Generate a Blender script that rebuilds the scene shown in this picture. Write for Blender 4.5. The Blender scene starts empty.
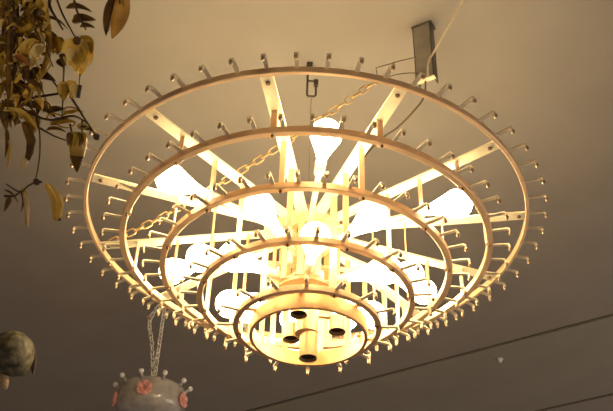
import bpy, bmesh, math, random
from mathutils import Vector, Matrix, Euler

random.seed(7)
scene = bpy.context.scene
PI = math.pi
R = 0.8                      # outer ring radius, metres
CAM = Vector((0, 0, 1.55))
PITCH, ROLL, FPX = 0.6618, 0.0324, 900.0
CEN = Vector((0.0064 * R, 3.3422 * R, CAM.z + 2.4634 * R))   # centre of the outer ring
CEIL = CEN.z + 1.1 * R

# ------------------------------------------------------------------ camera
cd = bpy.data.cameras.new('camera')
cd.sensor_width = 36.0
cd.lens = FPX / 613.0 * 36.0
cam = bpy.data.objects.new('camera', cd)
scene.collection.objects.link(cam)
cam.matrix_world = (Matrix.Translation(CAM) @ Matrix.Rotation(PI / 2 + PITCH, 4, 'X')
                    @ Matrix.Rotation(ROLL, 4, 'Z'))
scene.camera = cam

# ------------------------------------------------------------------ world, light, exposure
w = bpy.data.worlds.new('showroom_ambient')
w.use_nodes = True
bgn = w.node_tree.nodes['Background']
bgn.inputs[0].default_value = (1.0, 0.77, 0.63, 1)
bgn.inputs[1].default_value = 0.138
scene.world = w
BULB_STRENGTH = 43.0        # outer circle of bulbs; the inner two circles are dimmer
# added fill spot out of view, aimed up to brighten the leaf spray
sl = bpy.data.lights.new('leaf_fill_spot', 'SPOT')
sl.energy = 88.0
sl.color = (1.0, 0.82, 0.50)
sl.spot_size = math.radians(46)
sl.spot_blend = 1.0
sl.shadow_soft_size = 0.06
so = bpy.data.objects.new('leaf_fill_spot', sl)
scene.collection.objects.link(so)
so.location = (-1.5, -0.5, 2.0)
so.rotation_euler = (Vector((-0.55, 1.5, 3.6)) - so.location).to_track_quat('-Z', 'Y').to_euler()
# added unseen area light, far right, lifting that side of the ceiling
ld = bpy.data.lights.new('right_fill_light', 'AREA')
ld.shape = 'RECTANGLE'
ld.size, ld.size_y = 4.0, 2.2
ld.energy = 105.0
ld.color = (1.0, 0.88, 0.76)
lo = bpy.data.objects.new('right_fill_light', ld)
scene.collection.objects.link(lo)
lo.location = (6.5, 2.5, 1.6)
lo.rotation_euler = (Vector((2.6, 4.6, CEIL)) - lo.location).to_track_quat('-Z', 'Y').to_euler()
scene.view_settings.view_transform = 'Standard'
scene.view_settings.look = 'None'
scene.view_settings.gamma = 1
scene.view_settings.use_curve_mapping = False
scene.view_settings.exposure = 0.0
scene.cycles.use_denoising = True
scene.cycles.max_bounces = 8


# ------------------------------------------------------------------ helpers
def link(o):
    scene.collection.objects.link(o)
    return o


def mat(name, col, rough=0.5, metal=0.0, var=0.12, scale=14.0, bump=0.0, col2=None, coat=0.0, trans=0.0):
    m = bpy.data.materials.new(name)
    m.use_nodes = True
    nt = m.node_tree
    b = nt.nodes['Principled BSDF']
    tc = nt.nodes.new('ShaderNodeTexCoord')
    nz = nt.nodes.new('ShaderNodeTexNoise')
    nz.inputs['Scale'].default_value = scale
    nz.inputs['Detail'].default_value = 4
    nt.links.new(tc.outputs['Object'], nz.inputs['Vector'])
    rp = nt.nodes.new('ShaderNodeValToRGB')
    rp.color_ramp.elements[0].position = 0.35
    rp.color_ramp.elements[1].position = 0.65
    c2 = col2 if col2 else tuple(min(1, c * (1 + var)) for c in col)
    c1 = col if col2 else tuple(c * (1 - var) for c in col)
    rp.color_ramp.elements[0].color = (*c1, 1)
    rp.color_ramp.elements[1].color = (*c2, 1)
    nt.links.new(nz.outputs['Fac'], rp.inputs['Fac'])
    nt.links.new(rp.outputs['Color'], b.inputs['Base Color'])
    b.inputs['Roughness'].default_value = rough
    b.inputs['Metallic'].default_value = metal
    b.inputs['Coat Weight'].default_value = coat
    b.inputs['Transmission Weight'].default_value = trans
    if bump:
        bp = nt.nodes.new('ShaderNodeBump')
        bp.inputs['Strength'].default_value = bump
        bp.inputs['Distance'].default_value = 0.01
        nt.links.new(nz.outputs['Fac'], bp.inputs['Height'])
        nt.links.new(bp.outputs['Normal'], b.inputs['Normal'])
    return m


def translucent(m, fac):
    nt = m.node_tree
    b = nt.nodes['Principled BSDF']
    out = nt.nodes['Material Output']
    tr = nt.nodes.new('ShaderNodeBsdfTranslucent')
    mx = nt.nodes.new('ShaderNodeMixShader')
    mx.inputs[0].default_value = fac
    b.inputs['Specular IOR Level'].default_value = 0.25
    src = b.inputs['Base Color'].links[0].from_socket
    nt.links.new(src, tr.inputs['Color'])
    nt.links.new(b.outputs[0], mx.inputs[1])
    nt.links.new(tr.outputs[0], mx.inputs[2])
    nt.links.new(mx.outputs[0], out.inputs['Surface'])
    return m


def emit_mat(name, col, strength):
    m = bpy.data.materials.new(name)
    m.use_nodes = True
    b = m.node_tree.nodes['Principled BSDF']
    b.inputs['Base Color'].default_value = (0.9, 0.87, 0.8, 1)
    b.inputs['Emission Color'].default_value = (*col, 1)
    b.inputs['Emission Strength'].default_value = strength
    return m


def obj(name, bm, m, parent=None, loc=(0, 0, 0), rotz=0.0, smooth=False):
    me = bpy.data.meshes.new(name)
    bmesh.ops.recalc_face_normals(bm, faces=bm.faces[:])
    bm.to_mesh(me)
    bm.free()
    me.materials.append(m)
    if smooth:
        for p in me.polygons:
            p.use_smooth = True
    o = link(bpy.data.objects.new(name, me))
    o.parent = parent
    o.location = loc
    o.rotation_euler = (0, 0, rotz)
    return o


def thing(name, label, cat, loc=(0, 0, 0), group=None):
    o = link(bpy.data.objects.new(name, None))
    o.empty_display_size = 0.05
    o.location = loc
    tag(o, label, cat, group)
    return o


def tag(o, label, cat, group=None):
    o['label'] = label
    o['category'] = cat
    if group:
        o['group'] = group
    return o


def again(o, parent, rotz=0.0, loc=None):
    c = o.copy()
    link(c)
    c.parent = parent
    c.rotation_euler = (0, 0, rotz)
    if loc is not None:
        c.location = loc
    return c


def add_lathe(bm, prof, n=48, closed=True, M=Matrix()):
    """prof: list of (r, z); closed = profile is a loop (a ring)"""
    rings = []
    for i in range(n):
        a = 2 * PI * i / n
        c, s = math.cos(a), math.sin(a)
        rings.append([bm.verts.new(M @ Vector((r * c, r * s, z))) for r, z in prof])
    k = len(prof)
    for i in range(n):
        A, B = rings[i], rings[(i + 1) % n]
        for j in range(k if closed else k - 1):
            q = [A[j], B[j], B[(j + 1) % k], A[(j + 1) % k]]
            try:
                bm.faces.new(q)
            except ValueError:
                pass
    if not closed:
        for j in (0, k - 1):
            if prof[j][0] > 1e-6:
                bm.faces.new([rings[i][j] for i in range(n)])
    bmesh.ops.remove_doubles(bm, verts=bm.verts[:], dist=1e-6)


def rect_prof(r0, r1, z0, z1, b=0.001):
    return [(r0 + b, z0), (r1 - b, z0), (r1, z0 + b), (r1, z1 - b), (r1 - b, z1), (r0 + b, z1), (r0, z1 - b), (r0, z0 + b)]


def add_box(bm, x0, x1, y0, y1, z0, z1, M=Matrix(), bev=0.0):
    v = [bm.verts.new(M @ Vector(p)) for p in
         [(x0, y0, z0), (x1, y0, z0), (x1, y1, z0), (x0, y1, z0), (x0, y0, z1), (x1, y0, z1), (x1, y1, z1), (x0, y1, z1)]]
    fs = [bm.faces.new([v[i] for i in f]) for f in
          [(0, 3, 2, 1), (4, 5, 6, 7), (0, 1, 5, 4), (1, 2, 6, 5), (2, 3, 7, 6), (3, 0, 4, 7)]]
    if bev:
        es = list({e for f in fs for e in f.edges})
        bmesh.ops.bevel(bm, geom=es, offset=bev, segments=1, affect='EDGES')


def add_strip(bm, path, th, width, bev=0.0):
    """flat metal strip: path of (x, z) points, thickness th, width along y"""
    n = len(path)
    L, Rr = [], []
    for i, (x, z) in enumerate(path):
        a = Vector(path[max(i - 1, 0)])
        b = Vector(path[min(i + 1, n - 1)])
        t = (b - a).normalized()
        nx, nz = -t.y, t.x
        L.append((x + nx * th / 2, z + nz * th / 2))
        Rr.append((x - nx * th / 2, z - nz * th / 2))
    rows = []
    for y in (-width / 2, width / 2):
        rows.append(([bm.verts.new((x, y, z)) for x, z in L], [bm.verts.new((x, y, z)) for x, z in Rr]))
    (l0, r0), (l1, r1) = rows
    for i in range(n - 1):
        bm.faces.new([l0[i], l0[i + 1], l1[i + 1], l1[i]])
        bm.faces.new([r0[i], r1[i], r1[i + 1], r0[i + 1]])
        bm.faces.new([l0[i], r0[i], r0[i + 1], l0[i + 1]])
        bm.faces.new([l1[i], l1[i + 1], r1[i + 1], r1[i]])
    for i in (0, n - 1):
        bm.faces.new([l0[i], l1[i], r1[i], r0[i]])


def add_tube(bm, pts, rad, n=8):
    """tube through pts; rad a number or one per point"""
    pts = [Vector(p) for p in pts]
    k = len(pts)
    rr = rad if isinstance(rad, (list, tuple)) else [rad] * k
    prev = None
    rings = []
    for i in range(k):
        t = (pts[min(i + 1, k - 1)] - pts[max(i - 1, 0)]).normalized()
        if prev is None:
            u = t.orthogonal().normalized()
        else:
            u = (prev - t * prev.dot(t)).normalized()
        prev = u
        v = t.cross(u)
        rings.append([bm.verts.new(pts[i] + (u * math.cos(2 * PI * j / n) + v * math.sin(2 * PI * j / n)) * rr[i]) for j in range(n)])
    for i in range(k - 1):
        for j in range(n):
            bm.faces.new([rings[i][j], rings[i][(j + 1) % n], rings[i + 1][(j + 1) % n], rings[i + 1][j]])
    bm.faces.new(rings[0])
    bm.faces.new(rings[-1])


def smooth_path(pts, sub=5):
    pts = [Vector(p) for p in pts]
    out = []
    for i in range(len(pts) - 1):
        p0, p1, p2, p3 = pts[max(i - 1, 0)], pts[i], pts[i + 1], pts[min(i + 2, len(pts) - 1)]
        for s in range(sub):
            t = s / sub
            out.append(0.5 * ((2 * p1) + (p2 - p0) * t + (2 * p0 - 5 * p1 + 4 * p2 - p3) * t * t + (3 * p1 - p0 - 3 * p2 + p3) * t ** 3))
    out.append(pts[-1])
    return out


def ray(px, py):
    return (cam.matrix_world.to_3x3() @ Vector(((px - 306.5) / FPX, -(py - 205.5) / FPX, -1))).normalized()


def at(px, py, d):                 # the place d metres from the lens in that direction
    return CAM + ray(px, py) * d


def at_z(px, py, z):               # the place at height z in that direction
    r = ray(px, py)
    return CAM + r * ((z - CAM.z) / r.z)


def at_y(px, py, y):
    r = ray(px, py)
    return CAM + r * (y / r.y)


# ------------------------------------------------------------------ materials
M_CEIL = mat('ceiling_paint', (0.330, 0.282, 0.234), 0.85, 0, 0.035, 3.0, bump=0.03)
M_JOINT = mat('joint_shadow_gap', (0.10, 0.08, 0.065), 0.9)
M_BRASS = mat('cream_brass', (0.80, 0.54, 0.31), 0.40, 0.4, 0.06, 20)
M_ARM = mat('cream_enamel', (0.88, 0.76, 0.52), 0.38, 0.15, 0.05, 20)
M_HOOK = mat('hook_enamel', (0.94, 0.80, 0.56), 0.40, 0.0, 0.06, 60)
M_SCREW = mat('brown_screw', (0.20, 0.11, 0.05), 0.5, 0.4)
M_BEAD = mat('bronze_bead', (0.52, 0.37, 0.24), 0.28, 0.8, 0.05, 30)
M_BAND = mat('band_brass', (0.78, 0.50, 0.24), 0.38, 0.45, 0.06, 20)
M_CUP = mat('cup_brass', (0.78, 0.52, 0.27), 0.38, 0.5, 0.06, 30)
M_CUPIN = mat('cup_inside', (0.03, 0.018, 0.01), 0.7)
M_SOCK = mat('socket_cream', (0.85, 0.76, 0.58), 0.45, 0.1, 0.05, 30)
M_BULB = emit_mat('lit_bulb_glass', (1.0, 0.82, 0.47), BULB_STRENGTH)
M_BULB_IN = emit_mat('dim_lit_bulb_glass', (1.0, 0.82, 0.47), BULB_STRENGTH * 0.42)
M_CHAIN = mat('gold_chain', (0.80, 0.56, 0.28), 0.3, 0.8, 0.1, 40)
M_STEEL = mat('grey_steel', (0.36, 0.32, 0.26), 0.5, 0.5, 0.2, 9)
M_DSTEEL = mat('dark_steel', (0.10, 0.085, 0.065), 0.5, 0.5, 0.2, 9)
M_CORD = mat('beige_cord', (0.74, 0.58, 0.38), 0.8, 0, 0.1, 90)
M_WIRE = mat('dark_wire', (0.10, 0.07, 0.04), 0.6)
M_WHITE = mat('white_plastic', (0.75, 0.72, 0.68), 0.5)

# ------------------------------------------------------------------ the setting: ceiling in three panels parted by two dark joints
ja = at_z(412, 368, CEIL)
jb = at_z(613, 315, CEIL)
jd = (jb - ja).normalized()
jn = Vector((-jd.y, jd.x, 0))
if jn.y < 0:
    jn = -jn
jc = at_z(596, 398, CEIL)
gap = 0.034
s1 = 0.0
s2 = (jc - ja).dot(jn)
MJ = Matrix.Translation((ja.x, ja.y, CEIL)) @ Matrix((jd, jn, Vector((0, 0, 1)))).transposed().to_4x4()
bm = bmesh.new()
add_box(bm, -9, 9, -9, s1 - gap / 2, 0, 0.03, MJ)
o = obj('ceiling', bm, M_CEIL); o['kind'] = 'structure'
bm = bmesh.new()
add_box(bm, -9, 9, s1 + gap / 2, s2 - gap / 2, 0, 0.03, MJ)
o = obj('ceiling', bm, mat('ceiling_paint_far', (0.334, 0.296, 0.234), 0.85, 0, 0.035, 3.0, bump=0.03)); o['kind'] = 'structure'
bm = bmesh.new()
add_box(bm, -9, 9, s2 + gap / 2, 9, 0, 0.03, MJ)
o = obj('ceiling', bm, M_CEIL); o['kind'] = 'structure'
for n_, s_ in (('trim_1', s1), ('trim_2', s2)):
    bm = bmesh.new()
    add_box(bm, -9, 9, s_ - gap / 2, s_ + gap / 2, 0.012, 0.03, MJ)
    o = obj(n_, bm, M_JOINT); o['kind'] = 'structure'

# the plastered walls the ceiling runs to, beyond the frame
M_WALL = mat('wall_paint', (0.42, 0.37, 0.31), 0.85, 0, 0.03, 3.0)
bm = bmesh.new()
add_box(bm, -9, 9, 11.0, 11.1, 0.0, CEIL + 0.03)
o = obj('wall_back', bm, M_WALL); o['kind'] = 'structure'
bm = bmesh.new()
add_box(bm, -9.1, -9.0, -4, 11.0, 0.0, CEIL + 0.03)
o = obj('wall_left', bm, M_WALL); o['kind'] = 'structure'

# ------------------------------------------------------------------ the big tiered chandelier
ch = thing('tiered_chandelier', 'huge lit five-tier round brass chandelier frame with bare hooks all round', 'chandelier', CEN)
RK = [1.0, 0.8192, 0.6311, 0.4598, 0.3040]
ZK = [0.0, -0.1385, -0.2581, -0.3926, -0.5175]
WK = [0.017, 0.027, 0.027, 0.026, 0.024]
HK = [0.030, 0.030, 0.030, 0.028, 0.028]
DX = [-0.0068 * R, -0.0035 * R, 0.0, 0.0036 * R, 0.0130 * R]   # the hand-bent tiers do not sit quite on one axis
rings = []
for k in range(5):
    bm = bmesh.new()
    r0, r1 = (RK[k] - WK[k] / 2) * R, (RK[k] + WK[k] / 2) * R
    add_lathe(bm, rect_prof(r0, r1, (ZK[k] - HK[k] / 2) * R, (ZK[k] + HK[k] / 2) * R, 0.0015), 144)
    rings.append(obj('tier_ring', bm, M_BRASS, ch, (DX[k], 0, 0)))

# bottom band, a smaller taller hoop hung inside the lowest ring
bm = bmesh.new()
add_lathe(bm, rect_prof(0.236 * R, 0.250 * R, -0.572 * R, -0.503 * R, 0.001), 96)
band = obj('bottom_band', bm, M_BAND, ch, (DX[4] * 1.5, 0, 0))
bm = bmesh.new()
add_strip(bm, [(0.300 * R, -0.5032 * R), (0.243 * R, -0.4955 * R), (0.230 * R, -0.4955 * R), (0.230 * R, -0.525 * R)], 0.004, 0.020)
tb = obj('band_clip', bm, M_ARM, ch, (DX[4], 0, 0), rotz=math.radians(-97))
for i in range(1, 6):
    again(tb, ch, math.radians(-97 + 60 * i))

# twelve radial arms (thirty degrees apart), each with a screw at its outer end
bm = bmesh.new()
add_box(bm, 0.075 * R, 0.990 * R, -0.027 * R, 0.027 * R, -0.012 * R, -0.004 * R, bev=0.001)
arm0 = obj('radial_arm', bm, M_ARM, ch, rotz=math.radians(-10))
bm = bmesh.new()
add_lathe(bm, [(0, 0), (0.006, 0), (0.0075, 0.002), (0.0075, 0.006), (0, 0.006)], 12, False, Matrix.Translation((0.955 * R, 0, -0.012 * R - 0.005)))
scr0 = obj('screw', bm, M_SCREW, arm0)
for i in range(1, 12):
    a = again(arm0, ch, math.radians(-10 + 30 * i))
    c = again(scr0, a)

# drop strips from the arms to the lower rings, a screw under each
for k in (1, 2, 3, 4):
    rr = RK[k] - WK[k] / 2
    zb = ZK[k] - HK[k] / 2
    bm = bmesh.new()
    wd = 0.010 if k < 4 else 0.012
    add_box(bm, rr * R - 0.005, rr * R, -wd, wd, zb * R, -0.011 * R, bev=0.0006)
    st0 = obj('drop_strip', bm, M_BRASS, ch, (DX[k], 0, 0), rotz=math.radians(-10))
    bm = bmesh.new()
    add_lathe(bm, [(0, 0), (0.0035, 0), (0.0045, 0.002), (0.0045, 0.009), (0, 0.009)], 12, False,
              Matrix.Translation(((rr + WK[k] * 0.35) * R, 0, zb * R - 0.008)))
    sc0 = obj('screw', bm, M_SCREW, st0)
    for i in range(1, 12):
        if k == 4 and i % 2 == 1:
            continue
        a = again(st0, ch, math.radians(-10 + 30 * i))
        again(sc0, a)

# central column, hub plates and inner cage strips
bm = bmesh.new()
add_lathe(bm, [(0.002, 0.14 * R), (0.02 * R, 0.135 * R), (0.025 * R, 0.06 * R), (0.05 * R, 0.05 * R), (0.05 * R, -0.55 * R), (0.030 * R, -0.56 * R)], 32, False)
obj('centre_column', bm, M_BRASS, ch, (DX[4] * 0.9, 0, 0))
for z, rad in ((-0.002, 0.16), (-0.345, 0.13)):
    bm = bmesh.new()
    add_lathe(bm, rect_prof(0.049 * R, rad * R, (z - 0.008) * R, (z + 0.006) * R, 0.001), 48)
    obj('hub_plate', bm, M_BRASS, ch)
bm = bmesh.new()
add_box(bm, 0.145 * R, 0.145 * R + 0.005, -0.011, 0.011, -0.345 * R, -0.010 * R, bev=0.0006)
c0 = obj('cage_strip', bm, M_BRASS, ch, rotz=math.radians(-100))
for i in range(1, 12):
    again(c0, ch, math.radians(-100 + 30 * i))

# three open cups and the lower end cup
bm = bmesh.new()
add_lathe(bm, [(0.004, 0.0), (0.036 * R, 0.0), (0.037 * R, -0.004), (0.037 * R, -0.055), (0.034 * R, -0.055), (0.034 * R, -0.012), (0.004, -0.012)], 28, False)
cup0 = obj('lamp_cup', bm, M_CUP, ch, smooth=False)
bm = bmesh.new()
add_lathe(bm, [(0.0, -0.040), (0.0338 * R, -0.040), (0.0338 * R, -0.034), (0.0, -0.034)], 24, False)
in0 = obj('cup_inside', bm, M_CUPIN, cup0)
bm = bmesh.new()
add_box(bm, -0.090 * R, 0.0, -0.008, 0.008, -0.004, 0.004)
br0 = obj('cup_bracket', bm, M_ARM, cup0)
first = True
for a in (-112, 8, 128):
    ar = math.radians(a)
    loc = (DX[4] * 1.6 + 0.122 * R * math.cos(ar), 0.122 * R * math.sin(ar), -0.525 * R + 0.055)
    if first:
        cup0.location = loc
        cup0.rotation_euler = (0, 0, ar)
        first = False
    else:
        c = again(cup0, ch, ar, loc)
        again(in0, c)
        again(br0, c)
bm = bmesh.new()
add_lathe(bm, [(0.004, -0.54 * R), (0.030 * R, -0.54 * R), (0.0385 * R, -0.552 * R), (0.0385 * R, -0.665 * R), (0.034 * R, -0.665 * R), (0.034 * R, -0.60 * R), (0.004, -0.60 * R)], 32, False)
ec = obj('end_cup', bm, M_CUP, ch, (DX[4] * 1.6, 0, 0))
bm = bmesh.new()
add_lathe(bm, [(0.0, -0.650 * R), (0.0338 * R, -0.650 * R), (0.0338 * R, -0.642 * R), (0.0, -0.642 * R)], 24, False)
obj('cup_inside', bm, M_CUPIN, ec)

# sockets and lit bulbs: three circles of six, pointing outward
def bulb_circle(z, tip, phase, slope, glass):
    Lb = 0.24 * R
    bm = bmesh.new()
    x1 = tip * R - Lb
    Mx = Matrix.Rotation(slope, 4, 'Y') @ Matrix.Rotation(PI / 2, 4, 'Y')
    add_lathe(bm, [(0.010, 0.045 * R), (0.010, x1 - 0.055), (0.017, x1 - 0.050), (0.019, x1 + 0.004), (0.012, x1 + 0.004)], 20, False, Mx)
    s0 = obj('bulb_socket', bm, M_SOCK, ch, (0, 0, z * R), math.radians(phase), True)
    bm = bmesh.new()
    prof = [(0.014, 0.0), (0.016, 0.10), (0.022, 0.25), (0.031, 0.40), (0.041, 0.55), (0.0495, 0.67), (0.0510, 0.75), (0.047, 0.85), (0.036, 0.93), (0.021, 0.98), (0.0, 1.0)]
    add_lathe(bm, [(r, x1 + 0.003 + t * (Lb - 0.003)) for r, t in prof], 24, False, Mx)
    b0 = obj('light_bulb', bm, glass, s0, smooth=True)
    for i in range(1, 6):
        c = again(s0, ch, math.radians(phase + 60 * i))
        again(b0, c)


bulb_circle(-0.055, 0.775, -85, 0.0, M_BULB)
bulb_circle(-0.205, 0.535, -115, 0.0, M_BULB_IN)
bulb_circle(-0.315, 0.44, -85, 0.0, M_BULB_IN)

# crystal hooks round every ring
NK = [56, 48, 40, 28, 16]
PH = [-99.4, 0.5, -3.6, 4.0, 88.5]
LH = 0.059
def hook_bm(bm, M=Matrix()):
    t = bmesh.new()
    add_strip(t, [(-0.0005, 0), (LH - 0.006, 0), (LH - 0.001, -0.002), (LH, -0.007), (LH, -0.012), (LH + 0.0005, -0.0135)], 0.0046, 0.0130)
    f0 = set(t.faces)
    bmesh.ops.create_uvsphere(t, u_segments=12, v_segments=8, radius=1.0,
                              matrix=Matrix.Translation((LH + 0.001, 0, -0.0200)) @ Matrix.Diagonal((0.0068, 0.0068, 0.0095, 1)))
    for f in t.faces:
        if f not in f0:
            f.material_index = 1
            f.smooth = True
    bmesh.ops.transform(t, matrix=M, verts=t.verts[:])
    me = bpy.data.meshes.new('temporary')
    t.to_mesh(me)
    t.free()
    bm.from_mesh(me)
    bpy.data.meshes.remove(me)
spots = []
for k in range(5):
    for i in range(NK[k]):
        a = math.radians(PH[k] + 360.0 / NK[k] * i)
        rr = (RK[k] + WK[k] / 2) * R
        p = Vector((rr * math.cos(a), rr * math.sin(a), (ZK[k] + HK[k] / 2) * R - 0.004))
        spots.append((k, a, p, (p + CEN - CAM).length))
spots.sort(key=lambda s: s[3])
near, rest = spots[:100], spots[100:]
bm = bmesh.new()
hook_bm(bm)
h0 = obj('crystal_hook', bm, M_HOOK, rings[0])
h0.data.materials.append(M_BEAD)
for j, (k, a, p, _) in enumerate(near):
    if j == 0:
        h0.parent = rings[k]
        h0.location = p
        h0.rotation_euler = (0, 0, a)
    else:
        again(h0, rings[k], a, p)
bm = bmesh.new()
for k, a, p, _ in rest:
    hook_bm(bm, Matrix.Translation(p + Vector((DX[k], 0, 0))) @ Matrix.Rotation(a, 4, 'Z'))
fh = obj('crystal_hook', bm, M_HOOK, ch)
fh['kind'] = 'stuff'
fh.data.materials.append(M_BEAD)

# ------------------------------------------------------------------ the ceiling hook above it and its thin steel wire
hk = thing('ceiling_hook', 'dark U-shaped steel hook on a small box in the ceiling above the chandelier', 'hook', (CEN.x, CEN.y, CEIL))
bm = bmesh.new()
add_box(bm, -0.024, 0.002, -0.015, 0.015, -0.045, 0.0, bev=0.002)
obj('mounting_box', bm, M_DSTEEL, hk)
bm = bmesh.new()
U = [(-0.018, 0, -0.03), (-0.018, 0, -0.185), (-0.014, 0, -0.192), (0.014, 0, -0.192), (0.018, 0, -0.185), (0.018, 0, -0.105)]
add_tube(bm, U, 0.0046, 8)
obj('u_bar', bm, M_DSTEEL, hk)
bm = bmesh.new()
add_box(bm, 0.008, 0.028, -0.010, 0.010, -0.130, -0.098, bev=0.002)
add_box(bm, -0.018, 0.012, -0.003, 0.003, -0.106, -0.100)
obj('clamp', bm, M_DSTEEL, hk)
bm = bmesh.new()
add_tube(bm, [(CEN.x, CEN.y, CEIL - 0.190), (CEN.x, CEN.y, CEN.z + 0.135 * R)], 0.0016, 6)
tag(obj('suspension_wire', bm, M_STEEL), 'thin steel wire holding up the big chandelier below the U-shaped hook', 'wire')

# ------------------------------------------------------------------ grey bracket hanging from the ceiling at right
bp = at_z(421, 25, CEIL)
bk = thing('ceiling_bracket', 'grey steel channel bracket hanging from the ceiling at the rim of the chandelier', 'bracket', bp)
bk.rotation_euler = (0, 0, math.radians(-30))
HB = 0.315
bm = bmesh.new()
add_box(bm, -0.034, 0.034, -0.003, 0.003, -HB, 0.0)
obj('face_plate', bm, M_STEEL, bk)
bm = bmesh.new()
add_box(bm, 0.034, 0.038, -0.003, 0.040, -HB - 0.004, 0.0)
obj('side_flange', bm, M_DSTEEL, bk)
bm = bmesh.new()
add_box(bm, -0.038, -0.034, -0.003, 0.040, -HB, 0.0)
obj('side_flange', bm, M_DSTEEL, bk)
bm = bmesh.new()
add_box(bm, -0.034, 0.040, -0.010, 0.012, -HB - 0.006, -HB, bev=0.0015)
obj('foot_plate', bm, M_CORD, bk)
bm = bmesh.new()
add_box(bm, -0.042, 0.046, -0.008, 0.046, -0.006, 0.0, bev=0.001)
obj('ceiling_flange', bm, M_DSTEEL, bk)

foot = bp + Vector((0, 0, -HB))
fy = bp.y - 0.035
c_top = at_z(466, -5, CEIL)
c_tie = at_y(434, 52, fy)
cp = [at_y(428, 78, fy), at_y(428, 66, fy), at_y(430, 58, fy), c_tie, c_tie.lerp(c_top, 0.5), c_top]
bm = bmesh.new()
add_tube(bm, smooth_path(cp, 4), 0.0046, 8)
tag(obj('tie_cord', bm, M_CORD), 'beige cord tied to the grey bracket and slanting up to the ceiling', 'cord')

bm = bmesh.new()
hubp = CEN + Vector((0.02, -0.01, 0.09 * R))
cp = [foot + Vector((0.0, 0.0, -0.010)), at_y(424, 97, bp.y + 0.03), at_y(413, 112, bp.y + 0.07), at_y(397, 128, bp.y + 0.13), at_y(375, 145, bp.y + 0.20), hubp]
add_tube(bm, smooth_path(cp, 5), 0.0036, 8)
tag(obj('power_cable', bm, M_WIRE), 'dark thin cable curving from the grey bracket down into the chandelier', 'cable')

# ------------------------------------------------------------------ gold chain swagged from the bracket across the chandelier
LINK = {}
def link_mesh(L, wd, t, m, name):
    bm = bmesh.new()
    pts = []
    n = 16
    for i in range(n):
        a = 2 * PI * i / n
        x = math.cos(a) * wd + (math.copysign(L - wd, math.cos(a)) if abs(math.cos(a)) > 1e-3 else 0)
        pts.append(Vector((x, math.sin(a) * wd, 0)))
    ringsv = []
    for i in range(n):
        tdir = (pts[(i + 1) % n] - pts[i - 1]).normalized()
        u = Vector((0, 0, 1))
        v = tdir.cross(u)
        ringsv.append([bm.verts.new(pts[i] + (u * math.cos(2 * PI * j / 6) + v * math.sin(2 * PI * j / 6)) * t) for j in range(6)])
    for i in range(n):
        for j in range(6):
            bm.faces.new([ringsv[i][j], ringsv[i][(j + 1) % 6], ringsv[(i + 1) % n][(j + 1) % 6], ringsv[(i + 1) % n][j]])
    bmesh.ops.recalc_face_normals(bm, faces=bm.faces[:])
    me = bpy.data.meshes.new(name)
    bm.to_mesh(me)
    bm.free()
    me.materials.append(m)
    for p in me.polygons:
        p.use_smooth = True
    return me


def chain_links(path, L, wd, t, m, parent, origin, name='chain_link'):
    me = link_mesh(L, wd, t, m, name)
    pts = smooth_path(path, 14)
    step = 2 * (L - t * 1.2)
    acc, out = 0.0, [(pts[0], (pts[1] - pts[0]).normalized())]
    for a, b in zip(pts, pts[1:]):
        d = (b - a).length
        while acc + d >= step:
            f = (step - acc) / d
            a = a + (b - a) * f
            d = (b - a).length
            acc = 0.0
            out.append((a.copy(), (b - a).normalized()))
        acc += d
    for i, (p, t_) in enumerate(out):
        o = link(bpy.data.objects.new(name, me))
        o.parent = parent
        q = t_.to_track_quat('X', 'Z')
        o.rotation_euler = (q.to_matrix() @ Matrix.Rotation(PI / 2 * (i % 2) + 0.6, 3, 'X')).to_euler()
        o.location = p - origin
    return len(out)


c_start = at_y(378, 80, bp.y + 0.02)
c_end = CEN + Vector((0.95 * R * math.cos(math.radians(170)), 0.95 * R * math.sin(math.radians(170)), 0.004))
cpath = [c_start]
for t, sag in ((0.35, 0.035), (0.6, 0.04), (0.8, 0.03)):
    cpath.append(c_start.lerp(c_end, t) + Vector((0, 0, -sag)))
cpath.append(c_end)
sc = thing('swag_chain', 'gold link chain slung across the chandelier from the bracket to its left rim', 'chain', c_start)
nl = chain_links(cpath, 0.0215, 0.0115, 0.0033, M_CHAIN, sc, c_start)
bm = bmesh.new()
add_tube(bm, [at_y(416, 57, bp.y - 0.004), at_y(396, 62, bp.y), at_y(376, 68, bp.y + 0.01), c_start], 0.0022, 6)
obj('hanger_wire', bm, M_WIRE, sc, -c_start)
bm = bmesh.new()
add_tube(bm, smooth_path([at_y(423, 74, bp.y - 0.004), at_y(410, 73, bp.y), at_y(395, 75, bp.y), c_start], 4), 0.0022, 6)
obj('hanger_wire', bm, M_WIRE, sc, -c_start)

# ------------------------------------------------------------------ small white fitting on the ceiling at right
dp = at_z(500, 359, CEIL)
sd = thing('ceiling_sensor', 'small white round fitting on the ceiling beyond the dark joint', 'sensor', dp)
bm = bmesh.new()
add_lathe(bm, [(0.0, 0.0), (0.020, 0.0), (0.020, -0.006), (0.016, -0.009), (0.0, -0.009)], 24, False)
obj('base', bm, M_WHITE, sd)
bm = bmesh.new()
add_lathe(bm, [(0.0, -0.009), (0.010, -0.009), (0.012, -0.018), (0.008, -0.024), (0.0, -0.026)], 24, False)
obj('head', bm, M_WHITE, sd, smooth=True)

# ------------------------------------------------------------------ pink crown pendant lamp lower left
M_PGLASS = mat('smoky_pink_glass', (0.44, 0.40, 0.36), 0.25, 0.0, 0.2, 16, coat=0.5)
M_ROSE = mat('rose_pink', (0.86, 0.42, 0.36), 0.5, 0, 0.15, 50)
M_PEARL = mat('pearl_white', (0.95, 0.90, 0.84), 0.25, 0, 0.04, 30, coat=0.5)
M_SILV = mat('dull_silver_chain', (0.80, 0.74, 0.64), 0.5, 0.1, 0.1, 60)
cpt = at_z(166, 297, CEIL)
lampz = None
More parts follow.
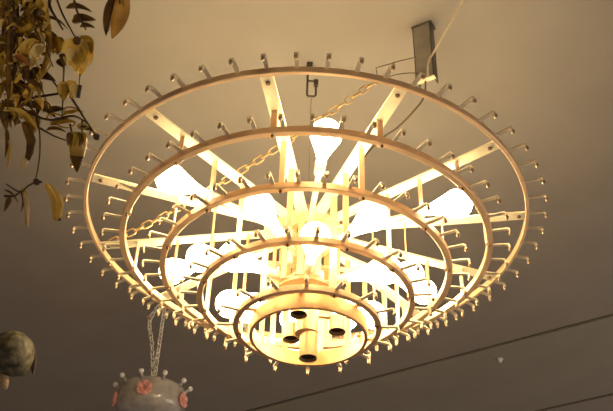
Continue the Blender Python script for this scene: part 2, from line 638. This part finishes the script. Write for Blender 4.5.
# find the height below the canopy that the photo shows at y = 382
for i in range(400):
    z = CEIL - 0.002 * i
    v = cam.matrix_world.inverted() @ Vector((cpt.x, cpt.y, z))
    yy = 205.5 - FPX * v.y / -v.z
    if yy > 391:
        lampz = z
        break
LP = Vector((cpt.x, cpt.y, lampz))
dist = (LP - CAM).length
pxm = dist / FPX                   # metres per pixel at the lamp
pl = thing('crown_pendant_lamp', 'small grey crown-shaped pendant lamp with pink roses and white bead tips on a chain', 'pendant lamp', LP)
rc = 31 * pxm
bm = bmesh.new()
add_lathe(bm, [(rc * 0.97, 0.004), (rc * 1.0, 0.004), (rc * 1.02, -0.01), (rc * 1.06, -0.06), (rc * 1.05, -0.11), (rc * 0.92, -0.15), (rc * 0.55, -0.175), (rc * 0.30, -0.18),
               (rc * 0.30, -0.175), (rc * 0.53, -0.168), (rc * 0.88, -0.143), (rc * 1.0, -0.105), (rc * 1.01, -0.06), (rc * 0.98, -0.01)], 48, True)
obj('shade', bm, M_PGLASS, pl, smooth=True)
bm = bmesh.new()
add_lathe(bm, [(0.0, 0.006), (rc * 0.3, 0.005), (rc * 0.985, 0.002), (rc * 0.985, -0.004), (0.0, 0.0)], 40, False)
obj('top_plate', bm, M_PGLASS, pl, smooth=True)
NP = 10
bm = bmesh.new()
p0 = Vector((rc * 0.99, 0, -0.006)); p1 = Vector((rc * 1.16, 0, 0.020))
add_tube(bm, [p0, (p0 + p1) / 2 + Vector((0.002, 0, 0)), p1], [0.014, 0.009, 0.004], 8)
sp0 = obj('crown_point', bm, M_PGLASS, pl, smooth=True)
bm = bmesh.new()
bmesh.ops.create_uvsphere(bm, u_segments=14, v_segments=10, radius=0.0150, matrix=Matrix.Translation(p1))
pe0 = obj('bead', bm, M_PEARL, sp0, smooth=True)
for i in range(1, NP):
    c = again(sp0, pl, 2 * PI * i / NP + 0.12)
    again(pe0, c)
# roses: overlapping petal cups
bm = bmesh.new()
Mr = Matrix.Rotation(PI / 2, 4, 'Y')
for q, (rad, n, tilt) in enumerate(((0.036, 6, 1.0), (0.024, 5, 0.6), (0.012, 4, 0.3))):
    for i in range(n):
        a = 2 * PI * i / n + q * 0.5
        Mp = Mr @ Matrix.Rotation(a, 4, 'Z') @ Matrix.Translation((rad * 0.62, 0, 0.004 + 0.004 * q)) @ Matrix.Rotation(tilt, 4, 'Y') @ Matrix.Diagonal((0.30, 1.0, 1.0, 1))
        bmesh.ops.create_uvsphere(bm, u_segments=8, v_segments=6, radius=rad * 0.72, matrix=Mp)
ro0 = obj('rose', bm, M_ROSE, pl, (0, 0, 0), 0, True)
first = True
for i in range(5):
    a = math.radians(-93 + 72 * i)
    loc = (rc * 1.055 * math.cos(a), rc * 1.055 * math.sin(a), -0.082 if i % 2 else -0.078)
    if first:
        ro0.location = loc; ro0.rotation_euler = (0, 0, a); first = False
    else:
        again(ro0, pl, a, loc)
bm = bmesh.new()
add_lathe(bm, [(0.0, 0.0), (0.040, 0.0), (0.038, -0.012), (0.020, -0.022), (0.0, -0.024)], 24, False)
obj('canopy', bm, M_SILV, pl, Vector((cpt.x, cpt.y, CEIL)) - LP)
yl = LP.y
top = Vector((0, 0, 0.068))
a_ = Vector((cpt.x, cpt.y, CEIL - 0.030))
chain_links([a_, LP + top], 0.0190, 0.0110, 0.0042, M_SILV, pl, LP, 'suspension_link')
a2 = [a_ + Vector((-0.012, 0, 0)), at_y(150, 320, yl), at_y(152, 345, yl), LP + top + Vector((-0.006, 0, 0))]
chain_links(a2, 0.0190, 0.0110, 0.0042, M_SILV, pl, LP, 'suspension_link')
bm = bmesh.new()
add_box(bm, -0.010, 0.010, -0.010, 0.010, -0.014, 0.014, bev=0.003)
obj('connector', bm, mat('dusty_pink_connector', (0.42, 0.25, 0.22), 0.5), pl, at_y(148.5, 317, yl) - LP)
bm = bmesh.new()
add_tube(bm, [top + Vector((-0.012, 0, 0)), top + Vector((-0.020, 0, -0.015)), Vector((0.0, 0, 0.03)), Vector((0.030, 0, 0.008))], 0.005, 8)
add_tube(bm, [top + Vector((0.000, 0, 0)), top + Vector((0.024, 0, -0.02)), Vector((0.035, 0, 0.008))], 0.004, 8)
obj('hanging_loop', bm, M_SILV, pl)

# ------------------------------------------------------------------ spray of gilded leaves upper left
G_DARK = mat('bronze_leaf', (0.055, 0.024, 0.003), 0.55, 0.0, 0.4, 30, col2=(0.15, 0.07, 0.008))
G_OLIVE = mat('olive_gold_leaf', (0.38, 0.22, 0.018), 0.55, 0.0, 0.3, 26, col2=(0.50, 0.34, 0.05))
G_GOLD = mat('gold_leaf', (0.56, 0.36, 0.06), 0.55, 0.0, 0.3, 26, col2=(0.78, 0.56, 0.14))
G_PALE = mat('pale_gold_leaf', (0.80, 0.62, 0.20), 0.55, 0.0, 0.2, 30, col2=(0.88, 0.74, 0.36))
G_CREAM = mat('cream_leaf', (0.62, 0.48, 0.28), 0.5, 0.1, 0.15, 30)
G_TWIG = mat('dark_twig', (0.045, 0.022, 0.008), 0.6, 0.2, 0.3, 50)
for m_, f_ in ((G_DARK, 0.25), (G_OLIVE, 0.45), (G_GOLD, 0.48), (G_PALE, 0.55), (G_CREAM, 0.4)):
    translucent(m_, f_)
D0 = 2.15
org = at(30, -30, D0)
org.z = CEIL
sp = thing('gilded_leaf_spray', 'hanging spray of golden brown leaves, buds and dark twigs at the upper left', 'leaf spray', org)
PX = D0 / FPX


def add_leaf(bm, a, b, wpx, curl, roll, D=D0, blunt=0.55):
    """curved leaf blade from base a to tip b with real thickness"""
    a, b = Vector(a), Vector(b)
    ax = b - a
    L = ax.length
    t = ax.normalized()
    toward = (CAM - a).normalized()
    side = t.cross(toward).normalized()
    side = Matrix.Rotation(roll, 3, t) @ side
    nrm = side.cross(t).normalized()
    W = wpx * PX / 2
    n, m = 9, 5
    th = 0.0011
    grid = []
    for sgn in (1, -1):
        rows = []
        for i in range(n):
            s = i / (n - 1)
            wdt = W * (math.sin(PI * min(1, s ** blunt * 0.97 + 0.03)) ** 0.75)
            c = a + t * (L * s) + nrm * (curl * L * math.sin(PI * s)) + side * (0.10 * L * math.sin(PI * s * 1.0) * curl)
            row = []
            for j in range(m):
                q = (j / (m - 1)) * 2 - 1
                row.append(bm.verts.new(c + side * (q * wdt) + nrm * (abs(q) ** 1.3 * wdt * 0.38) + nrm * (sgn * th / 2)))
            rows.append(row)
        grid.append(rows)
    for gi in (0, 1):
        for i in range(n - 1):
            for j in range(m - 1):
                bm.faces.new([grid[gi][i][j], grid[gi][i][j + 1], grid[gi][i + 1][j + 1], grid[gi][i + 1][j]])
    for i in range(n - 1):
        for j in (0, m - 1):
            bm.faces.new([grid[0][i][j], grid[0][i + 1][j], grid[1][i + 1][j], grid[1][i][j]])
    for i in (0, n - 1):
        for j in range(m - 1):
            bm.faces.new([grid[0][i][j], grid[0][i][j + 1], grid[1][i][j + 1], grid[1][i][j]])


def leaf(p0, p1, wpx, m, curl=0.12, roll=0.0, d=0.0, dd=0.0, name='leaf', blunt=0.55):
    bm = bmesh.new()
    add_leaf(bm, at(*p0, D0 + d) - org, at(*p1, D0 + d + dd) - org, wpx, curl, roll, blunt=blunt)
    return obj(name, bm, m, sp, smooth=True)


def twig(pts, rpx, d=0.0, m=None, name='twig', taper=0.6):
    bm = bmesh.new()
    P = smooth_path([at(x, y, D0 + d) - org for x, y in pts], 4)
    k = len(P)
    add_tube(bm, P, [rpx * PX * (1 - (1 - taper) * i / (k - 1)) for i in range(k)], 7)
    return obj(name, bm, m or G_TWIG, sp, smooth=True)


def pod(p0, p1, wpx, m, prof, d=0.0, dd=0.0, name='bud', bend=0.0):
    a, b = at(*p0, D0 + d) - org, at(*p1, D0 + d + dd) - org
    t = (b - a).normalized()
    L = (b - a).length
    q = t.to_track_quat('Z', 'Y').to_matrix().to_4x4()
    bm = bmesh.new()
    n = 20
    rr = []
    view = (CAM - org - a).normalized()
    side = t.cross(view).normalized()
    P = [a + t * (L * s) + side * (bend * L * math.sin(PI * s)) for s, _ in prof]
    add_tube(bm, P, [max(0.0004, r * wpx * PX / 2) for _, r in prof], n)
    return obj(name, bm, m, sp, smooth=True)


# main stems up to the ceiling and the twigs
up1 = at(42, -40, D0) - org
bm = bmesh.new()
add_tube(bm, smooth_path([Vector((0, 0, 0)), Vector((0.0, 0, -0.25)), at(44, -25, D0) - org, at(45, 5, D0) - org, at(49, 38, D0) - org, at(46, 62, D0) - org, at(34, 86, D0) - org, at(26, 104, D0) - org], 6), 0.007, 8)
obj('main_stem', bm, G_OLIVE, sp, smooth=True)
bm = bmesh.new()
add_tube(bm, smooth_path([Vector((0, 0, 0)), Vector((-0.02, 0, -0.25)), at(14, -25, D0) - org, at(12, 10, D0) - org, at(9, 60, D0) - org, at(11, 104, D0) - org, at(18, 124, D0) - org], 6), 0.0075, 8)
obj('main_stem', bm, G_DARK, sp, smooth=True)
bm = bmesh.new()
add_lathe(bm, [(0.0, 0.0), (0.05, 0.0), (0.048, -0.012), (0.02, -0.03), (0.0, -0.032)], 24, False)
obj('ceiling_plate', bm, G_OLIVE, sp)
for pts, r in (([(46, -20), (50, 6), (56, 18), (63, 30)], 1.5), ([(52, -18), (60, 8), (70, 28), (79, 43)], 1.1), ([(70, -20), (76, 8), (82, 22), (86, 30)], 1.3),
               ([(40, 64), (48, 74), (58, 88)], 1.3), ([(64, 66), (63, 92), (62, 119)], 1.0), ([(70, 96), (78, 108), (86, 121), (97, 137)], 1.3),
               ([(80, 74), (79, 86)], 0.7), ([(20, 100), (38, 97), (56, 94), (72, 91)], 1.5), ([(62, 118), (50, 120), (36, 116), (22, 108)], 1.4),
               ([(62, 118), (74, 116), (86, 122)], 1.3), ([(34, 110), (39, 128), (40, 150), (38, 168), (35, 182)], 1.0), ([(40, 128), (54, 136), (68, 141)], 1.0),
               ([(36, 182), (28, 186), (20, 192), (6, 184)], 1.0), ([(35, 182), (42, 182)], 1.6), ([(4, 196), (14, 196), (20, 192)], 1.3),
               ([(70, 124), (72, 134)], 1.2), ([(82, 120), (82, 134)], 1.0), ([(108, -20), (118, -6), (120, 4)], 1.2), ([(70, -20), (92, -12), (108, -20)], 1.2)):
    twig(pts, r)
twig([(80, 85), (78, 98)], 2.0, taper=1.0, name='catkin')
pod((94, 134), (99, 140), 6, G_TWIG, [(0, .3), (.3, 1), (.7, 1), (1, .2)], name='twig_knob')
pod((34, 179), (39, 185), 6, G_TWIG, [(0, .3), (.3, 1), (.7, 1), (1, .2)], name='twig_knob')

mat_amber = translucent(mat('amber_brown_leaf', (0.42, 0.22, 0.04), 0.5, 0.0, 0.3, 22, col2=(0.60, 0.36, 0.09)), 0.4)
# large single leaves, buds and pods the photo shows one by one
leaf((124, -16), (112, 39), 17, mat_amber, 0.10, 0.35, blunt=1.0)
leaf((116, -10), (106, 36), 11, G_DARK, 0.06, -0.5, d=0.012, blunt=1.0)
BUD = [(0, .55), (.06, .92), (.18, 1.0), (.4, .98), (.62, .78), (.8, .5), (.93, .26), (1, .06)]
m_ = mat('brown_gold_bud', (0.34, 0.20, 0.035), 0.42, 0.12, 0.2, 12, col2=(0.48, 0.30, 0.065))
pod((79, 132), (77, 156), 17.5, m_, [(0, .55), (.06, .92), (.25, 1.0), (.6, .96), (1, .80)], name='bud')
pod((77, 155.5), (77, 172.5), 14.4, G_DARK, [(0, .97), (.3, .78), (.6, .5), (.85, .24), (1, .06)], name='bud_tip')
for q in range(4):
    leaf((70 + 4 * q, 132), (68 + 5.5 * q, 146), 6, G_OLIVE if q % 2 else G_DARK, 0.05, 0.3 * q, d=-0.022, name='sepal')
pod((46, 184), (56, 221), 11, G_GOLD, [(0, .3), (.1, .6), (.35, .95), (.6, 1.0), (.85, .8), (.95, .55), (1, .2)], bend=-0.16, name='seed_pod')
leaf((46, 183), (57, 212), 5, G_PALE, 0.1, 0.6, d=-0.012)
pod((55, 216), (61, 220), 6, G_DARK, [(0, .5), (.5, 1), (1, .3)], name='pod_tip')
leaf((22, 188), (26, 226), 7.5, G_OLIVE, 0.06, 0.3)
leaf((24, 192), (28, 228), 4.5, G_CREAM, 0.06, -0.2, d=-0.008)
leaf((20, 190), (21, 212), 6, G_DARK, 0.08, 0.8, d=0.01)
leaf((10, 197), (4, 212), 5, G_DARK, 0.06, 0.2)
leaf((4, 190), (18, 203), 7, G_DARK, 0.1, 0.5)
# the dark horn with its cream tip
pod((23, 122), (27, 160), 9, G_DARK, [(0, .4), (.15, .9), (.5, 1), (.8, .8), (1, .55)], bend=-0.16, name='horn_pod')
pod((27, 159), (19, 169), 6.5, G_CREAM, [(0, .8), (.4, 1), (.75, .7), (1, .2)], name='horn_tip')
leaf((3, 112), (38, 130), 17, G_GOLD, 0.12, 0.2, d=-0.03, blunt=0.6)
leaf((4, 108), (36, 124), 7, G_PALE, 0.10, 0.5, d=-0.02)
leaf((6, 128), (5, 158), 5, G_DARK, 0.05, 0.4)
leaf((8, 140), (7, 170), 4, G_OLIVE, 0.05, 0.4)
leaf((42, 43), (13, 62), 18, G_GOLD, 0.1, 0.2, d=-0.03, blunt=0.7)
leaf((44, 44), (30, 70), 13, G_PALE, 0.12, -0.3, d=-0.04, blunt=0.6)
leaf((14, 56), (30, 67), 10, mat('russet_leaf', (0.24, 0.08, 0.012), 0.45, 0.3, 0.25, 30), 0.08, 0.1, d=-0.05)
# yellow blossom hanging by the twigs
for p0, p1, wd, mm, d in (((72, 38), (67, 66), 15, G_PALE, 0.0), ((76, 38), (84, 62), 15, G_GOLD, -0.01), ((80, 36), (92, 54), 12, G_OLIVE, 0.01),
                          ((73, 44), (76, 72), 15, G_GOLD, -0.02), ((78, 50), (80, 77), 14, G_PALE, 0.0), ((86, 42), (90, 66), 9, G_PALE, 0.015),
                          ((70, 48), (70, 62), 9, G_PALE, -0.03), ((77, 54), (82, 63), 10, G_OLIVE, -0.035)):
    leaf(p0, p1, wd, mm, 0.16, random.uniform(-.4, .4), d, name='petal', blunt=0.7)
pod((76, 36), (78, 45), 8, G_DARK, [(0, .3), (.4, 1), (.8, .8), (1, .3)], d=-0.03, name='calyx')
for p0, p1, wd, mm in (((62, 84), (64, 101), 11, G_OLIVE), ((69, 80), (72, 99), 12, G_GOLD), ((66, 82), (60, 96), 9, G_GOLD), ((72, 84), (74, 97), 7, G_PALE)):
    leaf(p0, p1, wd, mm, 0.14, random.uniform(-.4, .4), -0.01, name='petal', blunt=0.6)
for p0, p1, wd in (((72, 22), (96, 20), 12), ((80, 27), (95, 28), 8), ((55, 36), (58, 55), 14), ((57, 60), (64, 68), 9), ((60, 54), (66, 66), 8), ((66, 8), (92, 12), 10)):
    leaf(p0, p1, wd, G_DARK if wd != 14 else G_OLIVE, 0.1, random.uniform(-.3, .3), 0.01)
for p0, p1, wd in (((50, 124), (76, 122), 8), ((48, 112), (66, 109), 7), ((78, 128), (94, 132), 6), ((46, 130), (66, 132), 6), ((62, 116), (84, 112), 5)):
    leaf(p0, p1, wd, random.choice((G_DARK, G_OLIVE)), 0.12, random.uniform(-.4, .4), 0.0)
# the dense mass of leaves behind
def scatter(name, xs, ys, lens, wids, weights, dmin, dmax):
    for y in ys:
        for x in xs:
            if (x > 40 and y > 52) or (x > 31 and 64 < y < 84):
                continue
            px = x + random.uniform(-4, 4)
            py = y + random.uniform(-5, 5)
            an = random.gauss(PI / 2, 0.85)
            Ln = random.uniform(*lens)
            mm = random.choices((G_DARK, G_OLIVE, G_GOLD, G_PALE), weights)[0]
            leaf((px, py), (px + Ln * math.cos(an), py + Ln * math.sin(an)), random.uniform(*wids), mm, random.uniform(0.03, 0.25),
                 random.uniform(-.9, .9), random.uniform(dmin, dmax), random.uniform(-.03, .03), name=name)


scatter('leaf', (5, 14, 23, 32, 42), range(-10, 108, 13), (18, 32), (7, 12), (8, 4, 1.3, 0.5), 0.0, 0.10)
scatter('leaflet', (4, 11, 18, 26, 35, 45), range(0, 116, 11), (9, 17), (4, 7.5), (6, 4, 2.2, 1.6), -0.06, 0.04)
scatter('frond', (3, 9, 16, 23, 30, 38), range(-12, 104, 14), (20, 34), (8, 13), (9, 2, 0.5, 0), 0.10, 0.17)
for i in range(16):
    x = random.uniform(5, 50)
    y = random.uniform(-5, 95)
    pts = [(x, y), (x + random.uniform(-9, 9), y + random.uniform(8, 16)), (x + random.uniform(-14, 14), y + random.uniform(22, 34))]
    twig(pts, random.uniform(0.7, 1.3), random.uniform(-0.04, 0.03), random.choice((G_TWIG, G_OLIVE, G_DARK)))
for x, y, r in ((66, 124, 9), (54, 117, 8), (70, 110, 7), (83, 126, 6)):
    twig([(x - r, y), (x - r * 0.3, y - r * 0.42), (x + r * 0.6, y - r * 0.3), (x + r, y), (x + r * 0.3, y + r * 0.42), (x - r * 0.6, y + r * 0.3), (x - r, y)], 0.8, 0.0, G_OLIVE, name='curl', taper=1.0)

# ------------------------------------------------------------------ mottled pod hanging at the lower left edge
M_MOT = mat('mottled_olive_pod', (0.03, 0.024, 0.008), 0.65, 0.0, 0.3, 42, bump=0.3, col2=(0.17, 0.14, 0.08))
DP = 3.2
PP = DP / FPX
po = at(8, 356, DP)
op = at_z(-70, 230, CEIL)
mp = thing('hanging_mottled_pod', 'round mottled olive brown pod at the lower left edge against the dark ceiling', 'pod ornament', op)
bm = bmesh.new()
cpod = at(12, 354, DP) - op
ax = (at(24, 372, DP) - at(4, 338, DP)).normalized()
P = [cpod + ax * (s * 22 * PP) for s in (-1, -.92, -.75, -.5, -.2, .1, .4, .65, .85, .96, 1.05)]
add_tube(bm, P, [r * 20.5 * PP for r in (.10, .42, .70, .90, 1.0, 1.0, .90, .72, .48, .25, .04)], 28)
obj('pod_body', bm, M_MOT, mp, smooth=True)
bm = bmesh.new()
a0 = at(26, 340, DP + .03) - op
for pa, pb, wd in (((20, 336), (33, 376), 14),):
    a, b = at(*pa, DP + 0.06) - op, at(*pb, DP + 0.06) - op
    add_leaf(bm, a, b, wd * PP / PX, 0.12, 0.5)
obj('pod_leaf', bm, mat('dim_brown_leaf', (0.10, 0.07, 0.045), 0.6), mp, smooth=True)
bm = bmesh.new()
add_tube(bm, smooth_path([Vector((0, 0, 0)), at(-40, 290, DP) - op, at(-12, 325, DP) - op, at(2, 345, DP) - op], 6), 0.006, 8)
obj('stem', bm, G_TWIG, mp, smooth=True)
bm = bmesh.new()
add_tube(bm, smooth_path([at(-3, 330, DP) - op, at(-5, 360, DP) - op, at(2, 372, DP) - op], 5), 0.004, 8)
obj('stem', bm, G_TWIG, mp, smooth=True)
bm = bmesh.new()
a, b = at(2, 370, DP) - op, at(6, 390, DP) - op
add_tube(bm, [a.lerp(b, s) for s in (0, .15, .4, .7, .9, 1)], [r * 5 * PP for r in (.3, .8, 1, .8, .4, .1)], 14)
obj('cream_bud', bm, G_CREAM, mp, smooth=True)
